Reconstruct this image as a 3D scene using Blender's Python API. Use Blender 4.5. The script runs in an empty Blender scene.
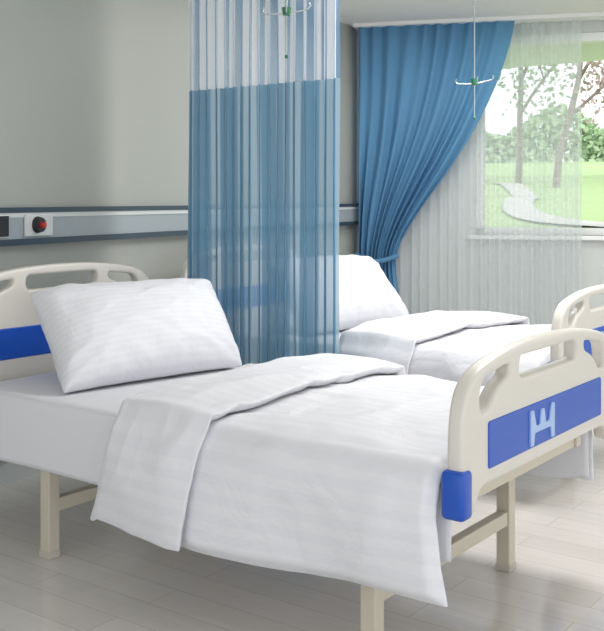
import bpy, bmesh, math, random
from mathutils import Vector, Matrix, noise
random.seed(4)
S=bpy.context.scene
COL=S.collection
S.view_settings.view_transform='Standard'
S.view_settings.exposure=0.36

# ------------------------------------------------------------ materials
def srgb(r,g,b):
    f=lambda c:(c/255/12.92) if c/255<=0.04045 else ((c/255+0.055)/1.055)**2.4
    return (f(r),f(g),f(b),1)
def mat(name,col,rough=0.5,metal=0.0,noise_amt=0.0,noise_scale=20,bump=0.0,bump_scale=60,spec=0.5):
    m=bpy.data.materials.new(name); m.use_nodes=True
    nt=m.node_tree; b=nt.nodes['Principled BSDF']
    b.inputs['Base Color'].default_value=col
    b.inputs['Roughness'].default_value=rough
    b.inputs['Metallic'].default_value=metal
    b.inputs['Specular IOR Level'].default_value=spec
    tc=nt.nodes.new('ShaderNodeTexCoord')
    if noise_amt>0:
        n=nt.nodes.new('ShaderNodeTexNoise'); n.inputs['Scale'].default_value=noise_scale
        nt.links.new(tc.outputs['Object'],n.inputs['Vector'])
        mx=nt.nodes.new('ShaderNodeMix'); mx.data_type='RGBA'
        mx.inputs[6].default_value=tuple(c*(1-noise_amt) for c in col[:3])+(1,)
        mx.inputs[7].default_value=tuple(min(1,c*(1+noise_amt)) for c in col[:3])+(1,)
        nt.links.new(n.outputs['Fac'],mx.inputs[0]); nt.links.new(mx.outputs[2],b.inputs['Base Color'])
    if bump>0:
        n=nt.nodes.new('ShaderNodeTexNoise'); n.inputs['Scale'].default_value=bump_scale
        nt.links.new(tc.outputs['Object'],n.inputs['Vector'])
        bp=nt.nodes.new('ShaderNodeBump'); bp.inputs['Strength'].default_value=bump; bp.inputs['Distance'].default_value=0.01
        nt.links.new(n.outputs['Fac'],bp.inputs['Height']); nt.links.new(bp.outputs['Normal'],b.inputs['Normal'])
    return m

def fabric(name,c1,c2,freq,axis):
    """satin stripe linen: stripes follow the UV map of the cloth"""
    m=bpy.data.materials.new(name); m.use_nodes=True
    nt=m.node_tree; b=nt.nodes['Principled BSDF']
    uv=nt.nodes.new('ShaderNodeUVMap'); sp=nt.nodes.new('ShaderNodeSeparateXYZ')
    nt.links.new(uv.outputs['UV'],sp.inputs[0])
    mu=nt.nodes.new('ShaderNodeMath'); mu.operation='MULTIPLY'; mu.inputs[1].default_value=freq
    nt.links.new(sp.outputs[axis],mu.inputs[0])
    fr=nt.nodes.new('ShaderNodeMath'); fr.operation='FRACT'; nt.links.new(mu.outputs[0],fr.inputs[0])
    cr=nt.nodes.new('ShaderNodeValToRGB'); e=cr.color_ramp
    e.elements[0].position=0.42; e.elements[0].color=c1
    e.elements[1].position=0.5; e.elements[1].color=c2
    x=e.elements.new(0.92); x.color=c2
    x=e.elements.new(1.0); x.color=c1
    nt.links.new(fr.outputs[0],cr.inputs[0]); nt.links.new(cr.outputs[0],b.inputs['Base Color'])
    b.inputs['Roughness'].default_value=0.55
    b.inputs['Specular IOR Level'].default_value=0.3
    b.inputs['Sheen Weight'].default_value=0.1
    tc=nt.nodes.new('ShaderNodeTexCoord')
    n=nt.nodes.new('ShaderNodeTexNoise'); n.inputs['Scale'].default_value=6; n.inputs['Detail'].default_value=4
    n.inputs['Distortion'].default_value=.6
    nt.links.new(tc.outputs['Object'],n.inputs['Vector'])
    bp=nt.nodes.new('ShaderNodeBump'); bp.inputs['Strength'].default_value=0.4; bp.inputs['Distance'].default_value=0.03
    nt.links.new(n.outputs['Fac'],bp.inputs['Height']); nt.links.new(bp.outputs['Normal'],b.inputs['Normal'])
    return m

def cloth_translucent(name,col,transp=0.0,transl=0.4,stripe=None,freq=40,width=.5,stripe_transp=None):
    m=bpy.data.materials.new(name); m.use_nodes=True
    nt=m.node_tree; nt.nodes.clear()
    out=nt.nodes.new('ShaderNodeOutputMaterial')
    d=nt.nodes.new('ShaderNodeBsdfDiffuse'); t=nt.nodes.new('ShaderNodeBsdfTranslucent'); tr=nt.nodes.new('ShaderNodeBsdfTransparent')
    m1=nt.nodes.new('ShaderNodeMixShader'); m1.inputs[0].default_value=transl
    m2=nt.nodes.new('ShaderNodeMixShader'); m2.inputs[0].default_value=transp
    d.inputs[0].default_value=col; t.inputs[0].default_value=col
    nt.links.new(d.outputs[0],m1.inputs[1]); nt.links.new(t.outputs[0],m1.inputs[2])
    nt.links.new(m1.outputs[0],m2.inputs[1]); nt.links.new(tr.outputs[0],m2.inputs[2])
    nt.links.new(m2.outputs[0],out.inputs[0])
    if stripe:
        uv=nt.nodes.new('ShaderNodeUVMap'); sp=nt.nodes.new('ShaderNodeSeparateXYZ')
        nt.links.new(uv.outputs['UV'],sp.inputs[0])
        mu=nt.nodes.new('ShaderNodeMath'); mu.operation='MULTIPLY'; mu.inputs[1].default_value=freq
        nt.links.new(sp.outputs[0],mu.inputs[0])
        fr=nt.nodes.new('ShaderNodeMath'); fr.operation='FRACT'; nt.links.new(mu.outputs[0],fr.inputs[0])
        gt=nt.nodes.new('ShaderNodeValToRGB')
        gt.color_ramp.elements[0].position=width; gt.color_ramp.elements[0].color=col
        gt.color_ramp.elements[1].position=width+.08; gt.color_ramp.elements[1].color=stripe
        nt.links.new(fr.outputs[0],gt.inputs[0])
        nt.links.new(gt.outputs[0],d.inputs[0]); nt.links.new(gt.outputs[0],t.inputs[0])
        if stripe_transp is not None:
            mr=nt.nodes.new('ShaderNodeMapRange'); mr.inputs[1].default_value=width; mr.inputs[2].default_value=width+.08
            mr.inputs[3].default_value=transp; mr.inputs[4].default_value=stripe_transp
            nt.links.new(fr.outputs[0],mr.inputs[0]); nt.links.new(mr.outputs[0],m2.inputs[0])
    return m

M_white=fabric('white_satin_linen',(0.755,0.755,0.792,1),(0.782,0.780,0.814,1),36,1)
M_pillow=fabric('white_satin_pillow',(0.755,0.755,0.792,1),(0.782,0.780,0.814,1),19,1)
M_sheet=mat('white_sheet',(0.765,0.765,0.80,1),0.65,bump=0.3,bump_scale=6,spec=0.25)
M_abs=mat('cream_abs_plastic',srgb(218,213,204),0.35,noise_amt=0.01)
M_blue=mat('blue_plastic',srgb(28,82,184),0.32,noise_amt=0.03)
M_frame=mat('beige_powder_coated_steel',srgb(202,194,176),0.4,noise_amt=0.02)
M_rubber=mat('grey_rubber',srgb(190,182,170),0.6,noise_amt=0.03)
M_label=mat('pale_blue_label',srgb(165,192,234),0.3,noise_amt=0.02)
M_wall=mat('wall_paint_sage_grey',srgb(164,166,160),0.5,noise_amt=0.015,noise_scale=3)
M_wallb=mat('wall_paint_light',srgb(204,207,204),0.85,noise_amt=0.01,noise_scale=3)
M_ceil=mat('ceiling_paint',srgb(230,229,225),0.9,noise_amt=0.01)
M_rail=mat('bedhead_unit_grey',srgb(154,162,166),0.4,noise_amt=0.02)
M_raild=mat('bedhead_unit_dark',srgb(52,68,80),0.4,noise_amt=0.02)
M_raill=mat('bedhead_unit_light',srgb(202,205,204),0.4,noise_amt=0.02)
M_red=mat('red_knob',srgb(190,50,45),0.4,noise_amt=0.02)
M_black=mat('black_plastic',srgb(40,40,44),0.4,noise_amt=0.02)
M_chrome=mat('chrome',srgb(190,200,200),0.2,1.0,noise_amt=0.01)
M_green=mat('green_plastic',srgb(40,120,80),0.4,noise_amt=0.02)
M_frameW=mat('white_window_frame',srgb(240,240,238),0.4,noise_amt=0.01)
M_curt=cloth_translucent('blue_curtain_cloth',srgb(108,158,196),0.0,0.35)
M_c1=cloth_translucent('cubicle_curtain_cloth',srgb(120,163,190),0.07,0.4,stripe=srgb(172,200,216),freq=38,width=.55,stripe_transp=.22)
M_c1m=cloth_translucent('cubicle_curtain_mesh',srgb(240,243,246),0.15,0.4,stripe=srgb(130,172,208),freq=30,width=.55,stripe_transp=.45)
M_sheer=cloth_translucent('white_sheer',srgb(234,238,240),0.45,0.5)
M_grass=mat('lawn_grass',srgb(168,194,136),0.9,noise_amt=0.15,noise_scale=8)  # lawn to leaves: base colours paled to paint in overexposed daylight
M_path=mat('garden_path',srgb(200,199,196),0.9,noise_amt=0.05)
M_bark=mat('tree_bark',srgb(136,122,116),0.9,noise_amt=0.2)
M_leaf=mat('leaves',srgb(160,184,144),0.8,noise_amt=0.25,noise_scale=3)
M_bloss=mat('pink_leaves',srgb(172,150,144),0.8,noise_amt=0.25,noise_scale=3)

# floor planks
M_floor=bpy.data.materials.new('wood_plank_floor'); M_floor.use_nodes=True
nt=M_floor.node_tree; b=nt.nodes['Principled BSDF']
tc=nt.nodes.new('ShaderNodeTexCoord')
br=nt.nodes.new('ShaderNodeTexBrick'); br.inputs['Scale'].default_value=1
br.inputs['Color1'].default_value=srgb(223,218,213); br.inputs['Color2'].default_value=srgb(215,210,205)
br.inputs['Mortar'].default_value=srgb(188,182,176)
br.inputs['Mortar Size'].default_value=0.0015; br.inputs['Brick Width'].default_value=1.2; br.inputs['Row Height'].default_value=0.14
br.offset=0.37
nt.links.new(tc.outputs['Object'],br.inputs['Vector'])
mp=nt.nodes.new('ShaderNodeMapping'); mp.inputs['Scale'].default_value=(2,26,1)
nt.links.new(tc.outputs['Object'],mp.inputs['Vector'])
no=nt.nodes.new('ShaderNodeTexNoise'); no.inputs['Scale'].default_value=1.5; no.inputs['Detail'].default_value=6
nt.links.new(mp.outputs[0],no.inputs['Vector'])
mx=nt.nodes.new('ShaderNodeMix'); mx.data_type='RGBA'; mx.blend_type='MULTIPLY'; mx.inputs[0].default_value=0.3
cr=nt.nodes.new('ShaderNodeValToRGB'); cr.color_ramp.elements[0].color=(0.82,0.8,0.78,1); cr.color_ramp.elements[0].position=.3
cr.color_ramp.elements[1].color=(1,1,1,1); cr.color_ramp.elements[1].position=.65
nt.links.new(no.outputs['Fac'],cr.inputs[0])
nt.links.new(br.outputs['Color'],mx.inputs[6]); nt.links.new(cr.outputs[0],mx.inputs[7]); nt.links.new(mx.outputs[2],b.inputs['Base Color'])
b.inputs['Roughness'].default_value=0.1
b.inputs['Specular IOR Level'].default_value=0.6

# ------------------------------------------------------------ helpers
def obj_from(name,verts,faces,mats,smooth=True,uvs=None,parent=None,mi=None):
    me=bpy.data.meshes.new(name); me.from_pydata([tuple(v) for v in verts],[],faces)
    if not isinstance(mats,(list,tuple)): mats=[mats]
    for m in mats: me.materials.append(m)
    if uvs is not None:
        l=me.uv_layers.new(name='UVMap')
        for lp in me.loops: l.data[lp.index].uv=uvs[lp.vertex_index]
    for i,p in enumerate(me.polygons):
        p.use_smooth=smooth
        if mi: p.material_index=mi[i]
    me.update()
    o=bpy.data.objects.new(name,me); COL.objects.link(o)
    if parent: o.parent=parent
    return o

def boxes(name,specs,mats,bevel=0.0,seg=2,parent=None,M=None,smooth=False):
    bm=bmesh.new()
    for s in specs:
        x0,x1,y0,y1,z0,z1=s[:6]; k=s[6] if len(s)>6 else 0
        vs=[bm.verts.new((x,y,z)) for x in(x0,x1) for y in(y0,y1) for z in(z0,z1)]
        F=[(0,1,3,2),(4,6,7,5),(0,4,5,1),(2,3,7,6),(0,2,6,4),(1,5,7,3)]
        for f in F:
            fc=bm.faces.new([vs[i] for i in f]); fc.material_index=k
    bmesh.ops.recalc_face_normals(bm,faces=bm.faces)
    if bevel>0:
        bmesh.ops.bevel(bm,geom=list(bm.edges),offset=bevel,segments=seg,affect='EDGES',profile=0.5)
    if M: bm.transform(M)
    me=bpy.data.meshes.new(name); bm.to_mesh(me); bm.free()
    if not isinstance(mats,(list,tuple)): mats=[mats]
    for m in mats: me.materials.append(m)
    for p in me.polygons: p.use_smooth=smooth
    o=bpy.data.objects.new(name,me); COL.objects.link(o)
    if parent: o.parent=parent
    return o

def rounded(pts,n=8):
    out=[]; N=len(pts)
    for i in range(N):
        p=Vector(pts[i][:2]); r=pts[i][2]
        a=Vector(pts[i-1][:2]); c=Vector(pts[(i+1)%N][:2])
        da=(a-p); dc=(c-p)
        ra=min(r,da.length*0.49); rc=min(r,dc.length*0.49)
        A=p+da.normalized()*ra; C=p+dc.normalized()*rc
        for k in range(n+1):
            t=k/n; out.append(A*(1-t)**2+p*2*t*(1-t)+C*t*t)
    return out

def curve_plate(name,loops,thick,bev,M,material,parent=None):
    cu=bpy.data.curves.new(name,'CURVE'); cu.dimensions='2D'; cu.fill_mode='BOTH'
    cu.extrude=max(0.0005,thick/2-bev); cu.bevel_depth=bev; cu.bevel_resolution=4; cu.offset=-bev
    for lp in loops:
        sp=cu.splines.new('POLY'); sp.points.add(len(lp)-1); sp.use_cyclic_u=True
        for i,p in enumerate(lp): sp.points[i].co=(p[0],p[1],0,1)
    t=bpy.data.objects.new(name+'_c',cu); COL.objects.link(t)
    dg=bpy.context.evaluated_depsgraph_get(); dg.update()
    me=bpy.data.meshes.new_from_object(t.evaluated_get(dg))
    bpy.data.objects.remove(t); me.transform(M); me.name=name
    me.materials.clear(); me.materials.append(material)
    for p in me.polygons: p.use_smooth=True
    o=bpy.data.objects.new(name,me); COL.objects.link(o)
    es=o.modifiers.new('ws','EDGE_SPLIT'); es.split_angle=math.radians(40)
    if parent: o.parent=parent
    return o

def tube(name,pts,r,material,parent=None,res=4):
    cu=bpy.data.curves.new(name,'CURVE'); cu.dimensions='3D'; cu.bevel_depth=r; cu.bevel_resolution=res; cu.use_fill_caps=True
    sp=cu.splines.new('POLY'); sp.points.add(len(pts)-1)
    for i,p in enumerate(pts): sp.points[i].co=(*p,1)
    cu.materials.append(material)
    o=bpy.data.objects.new(name,cu); COL.objects.link(o)
    if parent: o.parent=parent
    return o

def empty(name,loc=(0,0,0),rz=0):
    e=bpy.data.objects.new(name,None); COL.objects.link(e); e.location=loc; e.rotation_euler=(0,0,rz)
    e.empty_display_size=0.2
    return e

def catmull(pts,n):
    P=[Vector(p) for p in pts]; P=[P[0]*2-P[1]]+P+[P[-1]*2-P[-2]]
    dense=[]
    for i in range(1,len(P)-2):
        for k in range(20):
            t=k/20
            a,b_,c,d=P[i-1],P[i],P[i+1],P[i+2]
            dense.append(0.5*((2*b_)+(-a+c)*t+(2*a-5*b_+4*c-d)*t*t+(-a+3*b_-3*c+d)*t**3))
    dense.append(P[-2])
    L=[0]
    for i in range(1,len(dense)): L.append(L[-1]+(dense[i]-dense[i-1]).length)
    out=[]; j=0
    for k in range(n+1):
        s=L[-1]*k/n
        while j<len(L)-2 and L[j+1]<s: j+=1
        f=(s-L[j])/max(1e-9,L[j+1]-L[j]); out.append(dense[j].lerp(dense[j+1],min(1,f)))
    return out,L[-1]

# ------------------------------------------------------------ bed
LB=2.262
YZ=Matrix(((0,0,1,0),(1,0,0,0),(0,1,0,0),(0,0,0,1)))  # plate (u,v,n) -> (y,z,x)
def board(name,xb,up,pup,parent,W):
    z=lambda v: v+up if v>0.74 else v
    o=[(0.0,.50,.03),(-.006,.755,.08),(.045,.868,.1),(.20,.907,.12),(.42,.928,.2),(W-.42,.928,.2),(W-.20,.907,.12),(W-.045,.868,.1),(W+.006,.755,.08),(W,.50,.03),
       (W-.075,.50,.02),(W-.10,.56,.04),(.10,.56,.04),(.075,.50,.02)]
    outer=rounded([(a,z(b_),r) for a,b_,r in o])
    hl=rounded([(.105,z(.765),.03),(.10,z(.82),.03),(.13,z(.858),.03),(.295,z(.878),.03),(.29,z(.845),.03),(.21,z(.82),.05),(.155,z(.765),.03)])
    hr=[Vector((W-p[0],p[1])) for p in hl]
    hm=rounded([(.36,z(.825),.03),(.36,z(.888),.03),(W-.36,z(.888),.03),(W-.36,z(.825),.03)])
    M=Matrix.Translation((xb,0,0))@YZ
    curve_plate(name,[outer,hl,hr,hm],.05,.013,M,M_abs,parent)
    pl=rounded([(.145,.603+pup,.012),(.145,.735+pup,.012),(W-.145,.735+pup,.012),(W-.145,.603+pup,.012)])
    for k,s in((0,1),(1,-1)):
        curve_plate(name+'_panel_%d'%k,[pl],.012,.004,Matrix.Translation((xb+s*.023,0,0))@YZ,M_blue,parent)
    if pup==0:
        M2=Matrix.Translation((xb+.031,0,0))@YZ
        # card holder: two uprights, a middle divider and a lower tray (reads like an M)
        x0,x1=.415,.595; xm=(x0+x1)/2
        loops=[rounded([(x0,.612,.004),(x0,.718,.006),(x0+.022,.718,.006),(x0+.04,.668,.006),(xm-.022,.668,.006),(xm-.010,.712,.004),(xm+.010,.712,.004),(xm+.022,.668,.006),(x1-.04,.668,.006),(x1-.022,.718,.006),(x1,.718,.006),(x1,.612,.004),(x1-.022,.612,.004),(x1-.03,.648,.006),(x0+.03,.648,.006),(x0+.022,.612,.004)])]
        curve_plate('card_holder',loops,.008,.002,M2,M_label,parent)

def skirt(name,y,sgn,parent,seed):
    """sheet hanging off the side of the mattress"""
    nu,nv=120,14; V=[];F=[]
    for j in range(nv+1):
        t=j/nv; z=.592-(.592-.335)*t
        for i in range(nu+1):
            u=i/nu; x=.05+(LB-.085)*u
            d=sgn*(.004*t+t*.008*noise.noise(Vector((x*4,t,seed))))+sgn*.004*math.sin(x*9+seed)*t
            zz=z+.03*t*max(0,(u-.93)/.07)
            V.append((x,y+d,zz))
    for j in range(nv):
        for i in range(nu):
            a=j*(nu+1)+i; F.append((a,a+1,a+nu+2,a+nu+1))
    o=obj_from(name,V,F,M_sheet,True,parent=parent)
    s=o.modifiers.new('t','SOLIDIFY'); s.thickness=.004

def make_bed(loc,rz):
    e=empty('hospital_bed',loc,rz)
    board('headboard',0,.135,.072,e,1.12)
    WF=1.165
    board('footboard',LB,0,0,e,WF)
    for nm,x,W in(('head',0.0,1.12),('foot',LB,WF)):
        for j in range(2):
            y0=-.022 if j==0 else W-.038
            boxes('bumper_%s_%d'%(nm,j+1),[(x-.034,x+.036,y0,y0+.06,.497,.628)],M_blue,.014,3,e,smooth=True)
    sp=[]
    ly=(.086,.99)
    for x in(.51,1.947):
        for y in ly: sp.append((x-.026,x+.026,y-.026,y+.026,.012,.50))
        sp.append((x-.02,x+.02,ly[0]+.026,ly[1]-.026,.17,.22))
    for y in(.115,.965): sp.append((.03,LB-.03,y-.02,y+.02,.495,.53))
    for x in(.06,.8,1.5,LB-.06): sp.append((x-.02,x+.02,.13,.95,.495,.53))
    boxes('frame',sp,M_frame,.004,2,e)
    boxes('foot_caps',[(x-.029,x+.029,y-.029,y+.029,0,.03) for x in(.51,1.947) for y in ly],M_rubber,.004,2,e)
    boxes('mattress',[(.04,LB-.03,.055,1.065,.531,.60)],M_sheet,.03,4,e,smooth=True)
    skirt('sheet_side_near',.052,-1,e,1)
    skirt('sheet_side_far',1.068,1,e,5)
    return e

def make_duvet(loc,rz,seed=0.0,xf=1.04,fw=.40,slant=.13):
    NV=130
    sec=[(-.018,.245),(-.018,.34),(-.016,.43),(-.006,.53),(.025,.586),(.09,.608),(.25,.616),(.56,.620),(.85,.618),(1.0,.612),(1.08,.59),(1.118,.53),(1.13,.42),(1.135,.33)]
    base,Lt=catmull([Vector((a,b_,0)) for a,b_ in sec],NV)
    nor=[]
    for i in range(NV+1):
        t=(base[min(NV,i+1)]-base[max(0,i-1)]).normalized(); nor.append(Vector((-t.y,t.x,0)))
    path=[]
    n1=100; h=.076
    for i in range(n1+1): path.append((2.215+(xf-2.215)*i/n1,0.0,0))
    for k in range(1,12):
        a=math.pi*k/12; path.append((xf-.046*math.sin(a),h/2-h/2*math.cos(a),1))
    n2=42
    for i in range(n2+1): path.append((xf+fw*i/n2,h,2))
    NU=len(path)-1
    V=[];UV=[];F=[];Wt=[]
    for iu,(x,of,seg) in enumerate(path):
        for iv in range(NV+1):
            p=base[iv]; n=nor[iv]; v=iv/NV
            hang=max(0,min(1,(.58-p.y)/.335)) if v<.5 else 0
            hangf=max(0,min(1,(.58-p.y)/.28)) if v>=.5 else 0
            xx=x
            if seg>=2: xx=x+(x-xf)/fw*(-.04+slant*v)
            fl=max(0,1-(xx-xf)/.55)
            xx-=fl*(.11*hang**1.3+.05*hangf)
            xx+=.07*max(0,hang-.3)*max(0,(x-2.0)/.2)
            # both layers share the broad undulation so they never cross
            d=.020*noise.noise(Vector((x*2.0+seed,p.x*2.4,seed)))
            d+=.010*noise.noise(Vector((x*4.5+seed*2,p.x*3.0+p.y*1.2,0)))
            d+=.003*noise.noise(Vector((x*9+p.y*5,p.x*14-x*3,seed+of*30)))
            def ridge(a,b_,c): return max(0,1-abs(noise.noise(Vector((a,b_,c))))*2.6)
            rd=ridge(x*2.0+p.x*1.4+seed,p.x*3.2-x*1.8+p.y*2,seed)
            d+=.012*rd**2
            rd=ridge(x*4.0-p.x*1.6+seed+7,p.x*2.2+x*2.6+p.y*1.0,seed+4)
            d+=.004*rd**2*(.4+.6*(1-hang))
            d+=hang*(.024*math.sin(x*8.5+.9+p.y*3)+.016*noise.noise(Vector((x*4,p.y*2,3+seed))))
            o=of
            if seg==2:
                e=(x-xf)/fw
                o=of+.012*math.sin(min(1,max(0,e))*math.pi)-.008*e+.005*noise.noise(Vector((x*5,v*7,seed)))
            yy=p.x+n.x*(o+d); zz=p.y+n.y*(o+d)
            if hang<=0 and hangf<=0: zz=max(zz,.606+o)
            if v<.5 and zz<.6: yy=min(yy,.005-o)
            if v>.5 and zz<.6: yy=max(yy,1.105+o)
            zz+= hang*(-.010*math.sin(x*5)+.020*(x-xf))
            if seg==2: zz+=.012*hang
            V.append((xx,yy,zz)); UV.append((x/2.0+of*5,v*Lt/2.0))
            eb=min(iv,NV-iv,iu*1.2,(NU-iu)*1.4)
            Wt.append(.22 if eb<1 else (.45 if eb<2 else (.85 if eb<3 else 1.0)))
    for iu in range(NU):
        for iv in range(NV):
            a=iu*(NV+1)+iv; F.append((a,a+1,a+NV+2,a+NV+1))
    o=obj_from('duvet',V,F,M_white,True,UV)
    vg=o.vertex_groups.new(name='puff')
    for i,w_ in enumerate(Wt): vg.add([i],w_,'REPLACE')
    s=o.modifiers.new('thick','SOLIDIFY'); s.thickness=.034; s.offset=1; s.vertex_group='puff'; s.thickness_vertex_group=.1
    ss=o.modifiers.new('sub','SUBSURF'); ss.levels=1; ss.render_levels=1
    o.location=loc; o.rotation_euler=(0,0,rz)
    return o

def make_pillow(loc,rz,BL,BR,TL,TR,th=.085,seed=0):
    BL,BR,TL,TR=map(Vector,(BL,BR,TL,TR))
    N=56
    n=((BR-BL).cross(TL-BL)).normalized()
    V=[];F=[];UV=[]
    def prof(t):
        a=abs(2*t-1); return (1-a**2.8)
    idx={}
    for side in(1,-1):
        for i in range(N+1):
            for j in range(N+1):
                u=i/N; v=j/N
                if side==-1 and (i in(0,N) or j in(0,N)):
                    idx[(side,i,j)]=idx[(1,i,j)]; continue
                p=BL*(1-u)*(1-v)+BR*u*(1-v)+TL*(1-u)*v+TR*u*v
                pin=.022
                eu=(BR-BL).normalized(); ev=(TL-BL).normalized()
                p+= eu*pin*( (1-u)-u )*math.sin(math.pi*v)
                p+= ev*pin*( (1-v)-v )*math.sin(math.pi*u)*.4
                f=(prof(u)*prof(v))**.46
                w=.012*noise.noise(Vector((u*3+seed,v*3,side)))+.005*noise.noise(Vector((u*11+v*4,v*8+seed,side*2)))
                w+=.005*max(0,1-3*abs(noise.noise(Vector((u*5-v*2+seed,v*3+u*2,side*3)))))**2
                dc=min(math.hypot(u-a,v-b_) for a in(0,1) for b_ in(0,1))
                w+=.007*math.sin(math.atan2(v-.5,u-.5)*26)*max(0,1-dc/.4)
                p=p+n*side*(th*f+w*min(1,f*2.5))
                p.z=max(p.z,.606)
                idx[(side,i,j)]=len(V); V.append(p); UV.append((u,v))
    for side in(1,-1):
        for i in range(N):
            for j in range(N):
                q=[idx[(side,i,j)],idx[(side,i+1,j)],idx[(side,i+1,j+1)],idx[(side,i,j+1)]]
                if side==-1: q=q[::-1]
                F.append(q)
    o=obj_from('pillow',V,F,M_pillow,True,UV)
    ss=o.modifiers.new('sub','SUBSURF'); ss.levels=1; ss.render_levels=1
    o.location=loc; o.rotation_euler=(0,0,rz)
    return o

B1=(-3.517,2.38,0); B2=(-3.997,4.23,0)
make_bed(B1,0); make_bed(B2,0)
make_duvet(B1,0,0.0,xf=1.05,fw=.40,slant=.03); make_duvet(B2,0,5.3,xf=1.16,fw=.42,slant=.12)
make_pillow(B1,0,(.53,.13,.612),(.68,1.02,.612),(.155,.265,.965),(.43,1.08,.965),th=.145)
make_pillow((B2[0]+.27,B2[1],0),0,(.54,.14,.612),(.67,1.02,.612),(.167,.22,.985),(.34,1.04,.985),th=.14,seed=7)

# ------------------------------------------------------------ room
CH=2.83
wd=Vector((-.191,.982,0)).normalized(); wn=Vector((wd.y,-wd.x,0))
P0=Vector((-3.94,2.935,0)); TC=4.404
def frameM(o,a,b_):
    return Matrix(((a.x,b_.x,0,o.x),(a.y,b_.y,0,o.y),(0,0,1,0),(0,0,0,1)))
ML=frameM(P0,wd,wn)   # x along wall, y into room
C=P0+wd*TC
bd=Vector((.931,.3665,0)).normalized(); bn=Vector((bd.y,-bd.x,0)) # bn into room
MB=frameM(C,bd,bn)
boxes('wall_left',[(-7,TC+.25,-.2,0,0,CH)],M_wall,M=ML)
ws0,ws1,wz0,wz1=1.02,3.6,1.05,2.72
boxes('wall_back',[(-.15,ws0,-.2,0,0,CH),(ws1,6.5,-.2,0,0,CH),(ws0,ws1,-.2,0,0,wz0),(ws0,ws1,-.2,0,wz1,CH)],M_wallb,M=MB)
boxes('floor',[(-6.5,5,-3.5,10.5,-.1,0)],M_floor)
boxes('ceiling',[(-6.5,5,-1.0,10.5,CH,CH+.1)],M_ceil)
boxes('baseboard_left',[(-7,TC,0,.015,0,.1)],M_raill,M=ML)
boxes('baseboard_back',[(0,6.5,0,.015,0,.1)],M_raill,M=MB)
w=empty('window_1')
fr=[(ws0,ws0+.07,-.15,-.05,wz0,wz1),(ws1-.07,ws1,-.15,-.05,wz0,wz1),(ws0,ws1,-.15,-.05,wz1-.07,wz1),(ws0,ws1,-.15,-.05,wz0,wz0+.06)]
for s in(2.14,2.95): fr.append((s-.03,s+.03,-.15,-.05,wz0,wz1))
boxes('window_frame',fr,M_frameW,.004,M=MB,parent=w)
boxes('window_sill',[(ws0-.06,ws1+.06,-.05,.06,wz0-.035,wz0)],M_frameW,.004,M=MB,parent=w)
r=empty('bedhead_service_rail')
boxes('rail_body',[(-6,TC-.02,0,.045,1.155,1.285,0),(-6,TC-.02,0,.055,1.285,1.31,1),(-6,TC-.02,0,.055,1.13,1.16,1),(-6,TC-.02,.04,.05,1.262,1.285,2)],[M_rail,M_raild,M_raill],M=ML,parent=r)
so=[(.11,.31,.045,.06,1.17,1.275,0),(-.16,.0,.045,.06,1.17,1.275,1)]
boxes('sockets',so,[M_raill,M_black],.004,M=ML,parent=r)
def cyl(name,M,rad,dep,material,parent,seg=24):
    bm=bmesh.new(); bmesh.ops.create_cone(bm,cap_ends=True,segments=seg,radius1=rad,radius2=rad*.85,depth=dep)
    bm.transform(M); me=bpy.data.meshes.new(name); bm.to_mesh(me); bm.free(); me.materials.append(material)
    o=bpy.data.objects.new(name,me); COL.objects.link(o); o.parent=parent; return o
RX=Matrix.Rotation(-math.pi/2,4,'X')
cyl('gas_outlet_ring',ML@Matrix.Translation((.195,.07,1.225))@RX,.042,.03,M_black,r)
cyl('gas_outlet_knob',ML@Matrix.Translation((.195,.09,1.225))@RX,.016,.03,M_red,r)

# ------------------------------------------------------------ curtains
def cubicle_curtain():
    x0,x1,Y=-3.60,-2.64,3.86
    nu=360; V=[];F=[];UV=[];mi=[]
    z0,z1,zs=.22,2.76,1.915
    zl=[z0+(zs-z0)*k/26 for k in range(27)]+[zs+(z1-zs)*k/14 for k in range(1,15)]
    nf=17
    for j,z in enumerate(zl):
        for i in range(nu+1):
            u=i/nu
            ph=u*nf*2*math.pi+1.2*noise.noise(Vector((u*5,0,0)))+.35*noise.noise(Vector((u*9,z*.8,2)))
            amp=.030*(.7+.6*noise.noise(Vector((u*7,z*.5,5))))
            xx=x0+(x1-x0)*u+.010*math.sin(ph*2)+.008*noise.noise(Vector((u*6,z*.7,9)))
            V.append((xx,Y+amp*math.sin(ph),z)); UV.append((u,z))
    for j in range(len(zl)-1):
        for i in range(nu):
            a=j*(nu+1)+i; F.append((a,a+1,a+nu+2,a+nu+1)); mi.append(0 if j<26 else 1)
    e=empty('cubicle_curtain')
    obj_from('curtain_cloth',V,F,[M_c1,M_c1m],True,UV,e,mi)
    boxes('curtain_track',[(-3.9,-1.2,Y-.012,Y+.012,2.78,CH)],M_frameW,.003,parent=e)
cubicle_curtain()

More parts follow.
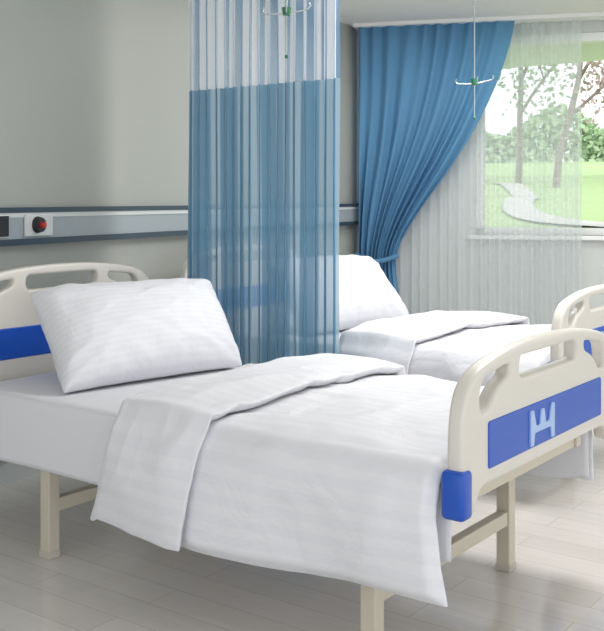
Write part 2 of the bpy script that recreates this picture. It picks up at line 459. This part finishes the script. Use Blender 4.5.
def lerp_tab(tab,z):
    for (za,a),(zb,b_) in zip(tab,tab[1:]):
        if za>=z>=zb: 
            t=(za-z)/(za-zb); return a+(b_-a)*t
    return tab[-1][1]
def window_curtain():
    e=empty('window_drape')
    nu,nv=260,90; V=[];F=[];UV=[]
    tab=[(2.80,1.36),(2.6,1.32),(2.3,1.22),(2.0,1.08),(1.7,.90),(1.45,.72),(1.2,.54),(1.0,.42),(.85,.36),(.6,.40),(.1,.44)]
    for j in range(nv+1):
        z=2.80-(2.72)*j/nv
        sr=lerp_tab(tab,z); sr=.25*lerp_tab(tab,min(2.8,z+.12))+.5*sr+.25*lerp_tab(tab,max(.1,z-.12))
        sl=.06
        wdt=sr-sl
        for i in range(nu+1):
            u=i/nu
            ph=u*10*2*math.pi+2.5*noise.noise(Vector((u*4,0,0)))+1.2*noise.noise(Vector((u*5,z*.9,0)))
            amp=(.024+.022*(1-wdt/1.3))*(.7+1.1*noise.noise(Vector((u*6,z*.9,4))))
            d=.20+amp*math.sin(ph)+.05*math.sin(max(0,min(1,(2.8-z)/1.8))*math.pi)*u
            s=sl+wdt*u
            p=MB@Vector((s,d,z)); V.append(p); UV.append((u,z))
    for j in range(nv):
        for i in range(nu):
            a=j*(nu+1)+i; F.append((a,a+1,a+nu+2,a+nu+1))
    obj_from('drape_cloth',V,F,M_curt,True,UV,e)
    pts=[MB@Vector((.04+.36*t,.20+.07*math.sin(t*math.pi)+.02,.88-.05*math.sin(t*math.pi))) for t in[k/12 for k in range(13)]]
    tube('tieback',pts,.02,M_curt,e)
    boxes('drape_track',[(.02,4.2,.05,.26,2.80,CH)],M_frameW,.003,M=MB,parent=e)
window_curtain()
def sheer():
    e=empty('sheer_curtain')
    nu,nv=420,24; V=[];F=[];UV=[]
    for j in range(nv+1):
        z=2.79-2.74*j/nv
        for i in range(nu+1):
            u=i/nu
            ph=u*20*2*math.pi+2*noise.noise(Vector((u*9,0,0)))+.5*noise.noise(Vector((u*9,z*.6,0)))
            s=.22+1.66*u+.006*noise.noise(Vector((u*5,z,1)))
            V.append(MB@Vector((s,.10+.028*math.sin(ph)*(.8+.5*noise.noise(Vector((u*14,z*.5,3)))),z))); UV.append((u,z))
    for j in range(nv):
        for i in range(nu):
            a=j*(nu+1)+i; F.append((a,a+1,a+nu+2,a+nu+1))
    obj_from('sheer_cloth',V,F,M_sheer,True,UV,e)
sheer()

# ------------------------------------------------------------ ceiling IV hangers
def iv_hanger(x,y,z):
    e=empty('iv_hanger',(x,y,0))
    tube('rod',[(0,0,CH),(0,0,z)],.0035,M_chrome,e)
    tube('lower_rod',[(0,0,z),(0,0,z-.17)],.0025,M_chrome,e)
    a=Vector((.804,.595,0))
    for k,(s,dz) in enumerate(((1,.02),(-1,-.0))):
        pts=[a*s*t*.085+Vector((0,0,z+dz*t)) for t in(0,.5,1)]
        pts+=[a*s*(.095)+Vector((0,0,z+dz+.012)),a*s*(.09)+Vector((0,0,z+dz+.025))]
        tube('arm_%d'%k,pts,.0035,M_chrome,e)
        b_=Vector((-.595,.804,0))
        pts=[b_*s*t*.085+Vector((0,0,z)) for t in(0,.5,1)]+[b_*s*.09+Vector((0,0,z+.025))]
        tube('cross_arm_%d'%k,pts,.0035,M_chrome,e)
    bm=bmesh.new(); bmesh.ops.create_cone(bm,cap_ends=True,segments=20,radius1=.014,radius2=.020,depth=.03)
    bmesh.ops.translate(bm,verts=bm.verts,vec=(0,0,z+.01))
    bmesh.ops.create_uvsphere(bm,u_segments=12,v_segments=8,radius=.008,matrix=Matrix.Translation((0,0,z-.17)))
    me=bpy.data.meshes.new('hub'); bm.to_mesh(me); bm.free(); me.materials.append(M_green)
    o=bpy.data.objects.new('hub',me); COL.objects.link(o); o.parent=e
iv_hanger(-2.28,4.53,1.925)
iv_hanger(-2.43,3.18,2.09)

# ------------------------------------------------------------ garden outside
def out(s,d,z): return MB@Vector((s,-d,z))
def gz(s,d): return .75+d*.062+.2*noise.noise(Vector((s*.2,d*.2,0)))
g=[];gf=[]
NG=60
for i in range(NG+1):
    for j in range(NG+1):
        s=-12+30*i/NG; d=.6+34*j/NG
        g.append(out(s,d,gz(s,d)))
for i in range(NG):
    for j in range(NG):
        a=i*(NG+1)+j; gf.append((a,a+1,a+NG+2,a+NG+1))
obj_from('garden_lawn',g,gf,M_grass)
pp,_=catmull([Vector(p) for p in((3.4,2.6,0),(2.4,3.2,0),(1.6,4.1,0),(1.15,5.4,0),(1.05,7,0),(1.1,9,0),(.8,12,0),(.2,16,0))],60)
pv=[];pf=[]
for k,p in enumerate(pp):
    t=(pp[min(60,k+1)]-pp[max(0,k-1)]).normalized(); nn=Vector((-t.y,t.x,0))
    for o_ in(-.22,.22):
        q=p+nn*o_; pv.append(out(q.x,q.y,gz(q.x,q.y)+.03))
for k in range(60): pf.append((2*k,2*k+1,2*k+3,2*k+2))
obj_from('garden_path',pv,pf,M_path)
def tree(s,d,h,lm,n,spread,z0=.03,z1=.07):
    e=empty('garden_tree')
    e.location=out(s,d,gz(s,d)-.03)
    random.seed(int(s*10+d*7))
    tips=[]
    allb=[]
    def branch(p,dr,L,r,lv):
        pts=[p]
        q=p
        for i in range(5):
            dr=(dr+Vector((random.uniform(-.15,.15),random.uniform(-.15,.15),random.uniform(-.02,.12)))).normalized()
            q=q+dr*L/5; pts.append(q)
            if lv<3 and i>=1:
                nd=(dr+Vector((random.uniform(-1,1),random.uniform(-1,1),random.uniform(-.1,.5)))*.9).normalized()
                if lv<2 or i>=3: branch(q,nd,L*.6,r*.5,lv+1)
            if lv>=1: tips.append(q)
        allb.append((pts,r))
    branch(Vector((0,0,0)),Vector((0,0,1)),h*.6,.05*h/4,0)
    cu=bpy.data.curves.new('branches','CURVE'); cu.dimensions='3D'; cu.bevel_depth=1; cu.bevel_resolution=1
    for pts,r in allb:
        sp=cu.splines.new('POLY'); sp.points.add(len(pts)-1)
        for i,p in enumerate(pts): sp.points[i].co=(*p,1); sp.points[i].radius=r*(1-.6*i/len(pts))
    cu.materials.append(M_bark)
    o=bpy.data.objects.new('branches',cu); COL.objects.link(o); o.parent=e
    V=[];F=[]
    for _ in range(n):
        c=random.choice(tips)+Vector((random.gauss(0,spread),random.gauss(0,spread),random.gauss(0,spread)))
        a=Vector((random.uniform(-1,1),random.uniform(-1,1),random.uniform(-1,1))).normalized()
        b_=a.orthogonal().normalized(); z=random.uniform(z0,z1)
        k=len(V); V+= [c-a*z,c-b_*z*.5,c+a*z,c+b_*z*.5]; F.append((k,k+1,k+2,k+3))
    obj_from('foliage',V,F,lm,False,parent=e)
tree(2.5,7.5,4.6,M_bloss,6000,.25)
tree(1.5,13,6.5,M_bloss,12000,.35,.03,.09)
tree(.6,16,7.0,M_leaf,10000,.5,.05,.1)
tree(3.2,17,7.5,M_leaf,10000,.5,.05,.1)
tree(-1.6,20,8.0,M_leaf,4000,.5)
tree(7.5,15,7.0,M_leaf,4000,.5)
V=[];F=[]
random.seed(9)
for _ in range(9000):
    s=random.uniform(-8,18); hh=random.random()
    d=36.5+random.uniform(-.8,.8)
    c=out(s,d,2.9+hh*(1.9+1.3*noise.noise(Vector((s*.4,0,0)))))
    a=Vector((random.uniform(-1,1),random.uniform(-1,1),random.uniform(-1,1))).normalized(); b_=a.orthogonal().normalized(); z=random.uniform(.1,.22)
    k=len(V); V+=[c-a*z,c-b_*z*.7,c+a*z,c+b_*z*.7]; F.append((k,k+1,k+2,k+3))
obj_from('garden_hedge',V,F,M_leaf,False)

# ------------------------------------------------------------ lights
wo=bpy.data.worlds.new('World'); S.world=wo; wo.use_nodes=True
bg=wo.node_tree.nodes['Background']; bg.inputs[0].default_value=(.93,.97,1,1); bg.inputs[1].default_value=1.42
def area(name,loc,sx,sy,power,rot=(0,0,0)):
    l=bpy.data.lights.new(name,'AREA'); l.shape='RECTANGLE'; l.size=sx; l.size_y=sy; l.energy=power; l.color=(1,.995,.985)
    o=bpy.data.objects.new(name,l); COL.objects.link(o); o.location=loc; o.rotation_euler=rot
area('ceiling_fill',(-1.6,4.4,CH-.03),1.2,.8,46)  # area lights added under the ceiling to brighten the room, no fixture modelled
area('ceiling_fill',(-3.2,6.1,CH-.03),1.2,.8,28)
sl=bpy.data.lights.new('sun','SUN'); sl.energy=1.1; sl.angle=.2; sl.color=(1,.99,.97)
so_=bpy.data.objects.new('sun',sl); COL.objects.link(so_); so_.rotation_euler=(math.radians(48),0,math.radians(70)); so_.location=(0,0,8)

# ------------------------------------------------------------ camera
cam=bpy.data.cameras.new('camera'); co=bpy.data.objects.new('camera',cam); COL.objects.link(co)
cam.sensor_fit='HORIZONTAL'; cam.sensor_width=36; cam.lens=1000/604*36
cam.shift_y=-116.5/604
co.location=(0,0,1.35); co.rotation_euler=(math.radians(90),0,math.radians(36.5))
cam.clip_start=.05; cam.clip_end=200
S.camera=co
